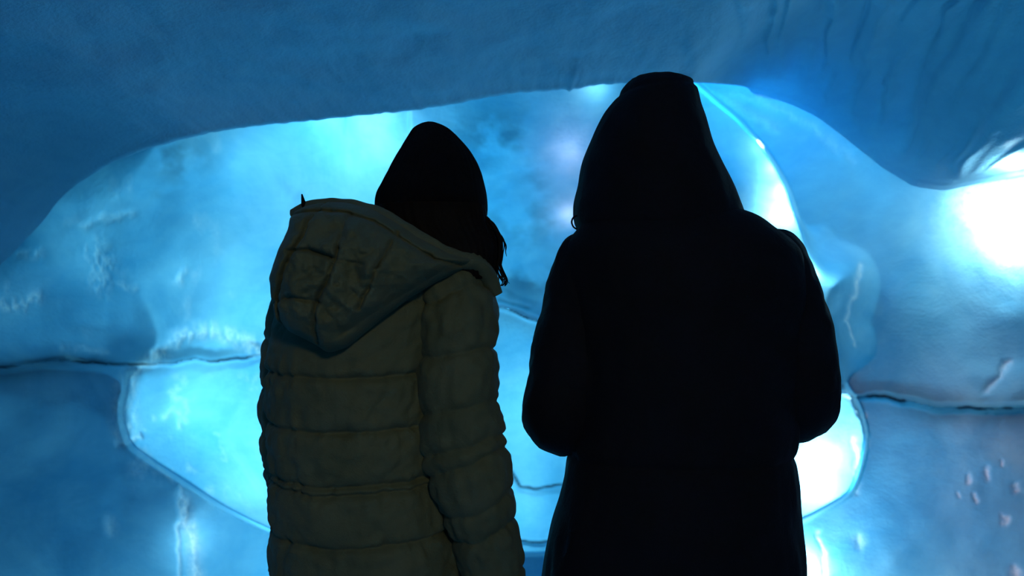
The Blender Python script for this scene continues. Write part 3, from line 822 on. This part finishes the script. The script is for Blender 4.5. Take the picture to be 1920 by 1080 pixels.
man = human('person', M, (wx(1236), 1.55, wz(290)), 0.0, hm, 1.0)
tag(man, 'person seen from behind in a long black coat with the hood pulled up', 'person', None)
def m_disp(py, th, cxp):
    f = min(1, max(0, (py - 430) / 100))
    d = f * (.006 * noise.noise(Vector((th * 2.5, py * .010, 3))) + .0035 * noise.noise(Vector((th * 7, py * .012 + th, 7))))
    d -= .006 * math.exp(-(abs(py - 850) / 9) ** 1.5)
    return d
ct = loft('hooded_coat', [
    (385, 1150, 1350, .075, 1.52), (400, 1108, 1400, .098, 1.52), (430, 1082, 1448, .118, 1.52), (465, 1056, 1490, .132, 1.52), (510, 1050, 1502, .142, 1.52), (600, 1060, 1496, .150, 1.52), (700, 1066, 1490, .150, 1.52), (820, 1066, 1486, .146, 1.52),
    (850, 1064, 1484, .146, 1.52), (890, 1057, 1487, .150, 1.52), (950, 1044, 1492, .156, 1.52), (1000, 1031, 1497, .160, 1.52), (1040, 1022, 1499, .163, 1.52), (1080, 1018, 1500, .165, 1.52), (1200, 1008, 1508, .170, 1.52), (1290, 1004, 1512, .17, 1.52)],
    BLACKCOAT, man, 3.5, 128, 2.4, m_disp)
ms = lambda sd: (lambda L, a, q: .004 * noise.noise(Vector((math.cos(a) * 2, math.sin(a) * 2, L * 14 + sd))) + .0025 * noise.noise(Vector((math.cos(a) * 4, math.sin(a) * 4, L * 40 + sd))))
tube('sleeve', [(wx(1135, 1.52), 1.52, wz(452, 1.52), .03), (wx(1118, 1.52), 1.52, wz(480, 1.52), .068), (wx(1104, 1.515), 1.515, wz(525, 1.515), .074), (wx(1088, 1.51), 1.51, wz(590, 1.51), .074), (wx(1071, 1.50), 1.50, wz(650, 1.50), .0735), (wx(1060, 1.495), 1.495, wz(715, 1.495), .0695), (wx(1050, 1.50), 1.50, wz(770, 1.50), .0715), (wx(1060, 1.565), 1.565, wz(785, 1.565), .069),
                (wx(1095, 1.65), 1.65, wz(765, 1.65), .058), (wx(1140, 1.74), 1.74, wz(742, 1.74), .048), (wx(1160, 1.79), 1.79, wz(732, 1.79), .044)], BLACKCOAT, ct, 56, 14, ms(1))
tube('sleeve', [(wx(1415, 1.52), 1.52, wz(450, 1.52), .03), (wx(1432, 1.52), 1.52, wz(474, 1.52), .066), (wx(1448, 1.515), 1.515, wz(515, 1.515), .072), (wx(1468, 1.51), 1.51, wz(570, 1.51), .074), (wx(1484, 1.50), 1.50, wz(630, 1.50), .074), (wx(1494, 1.495), 1.495, wz(690, 1.495), .0735), (wx(1498, 1.50), 1.50, wz(745, 1.50), .0735), (wx(1485, 1.565), 1.565, wz(760, 1.565), .069),
                (wx(1440, 1.65), 1.65, wz(745, 1.65), .058), (wx(1390, 1.74), 1.74, wz(730, 1.74), .048), (wx(1370, 1.79), 1.79, wz(724, 1.79), .044)], BLACKCOAT, ct, 56, 14, ms(6))
def h_disp(py, th, cxp):
    return .003 * noise.noise(Vector((th * 4, py * .02, 9))) - .004 * math.exp(-(abs(py - 176 + 8 * math.cos(th)) / 5) ** 2)
mh = loft('hood', [(148, 1205, 1262, .045, 1.54), (150, 1190, 1272, .058, 1.54), (156, 1178, 1290, .078, 1.54), (166, 1168, 1299, .092, 1.54), (182, 1158, 1304, .106, 1.54), (215, 1131, 1313, .122, 1.54), (260, 1109, 1328, .132, 1.54), (310, 1091, 1348, .136, 1.54),
                   (345, 1084, 1368, .136, 1.54), (390, 1076, 1388, .132, 1.535), (420, 1079, 1396, .125, 1.53), (450, 1100, 1400, .115, 1.53)], BLACKCOAT, ct, 2.5, 120, 2.15, h_disp)
bmh = bmesh.new(); bmh.from_mesh(mh.data)
kill = []
for f in bmh.faces:
    c = f.calc_center_median()
    if c.y > 1.585 and abs(c.x - wx(1236, 1.55)) < .088 * max(0.0, 1 - ((c.z - wz(300)) / .125) ** 4) ** .5: kill.append(f)
bmesh.ops.delete(bmh, geom=kill, context='FACES')
bmh.to_mesh(mh.data); bmh.free()
sdm = mh.modifiers.new('lining', 'SOLIDIFY'); sdm.thickness = .008; sdm.offset = -1
tube('hood_cord', [(wx(1082, 1.50), 1.50, wz(404, 1.50), .0016), (wx(1075, 1.50), 1.50, wz(408, 1.50), .0016), (wx(1072, 1.50), 1.50, wz(416, 1.50), .0017), (wx(1075, 1.50), 1.50, wz(425, 1.50), .0016), (wx(1082, 1.50), 1.50, wz(430, 1.50), .0016)], KNIT, mh, 8, 6)
loft('hair', [(207, 1225, 1247, .010, 1.54), (212, 1205, 1267, .040, 1.535), (225, 1184, 1288, .066, 1.53), (250, 1168, 1304, .084, 1.527), (285, 1162, 1310, .086, 1.52), (320, 1165, 1307, .074, 1.51), (350, 1176, 1296, .050, 1.50)], HAIR, man, 4, 72, 2.1,
     lambda py, th, c: .0015 * math.sin(th * 31) + .002 * noise.noise(Vector((th * 6, py * .05, 1))))
legs_and_boots(man, wx(1272), 1.52, .88, .090, .105)
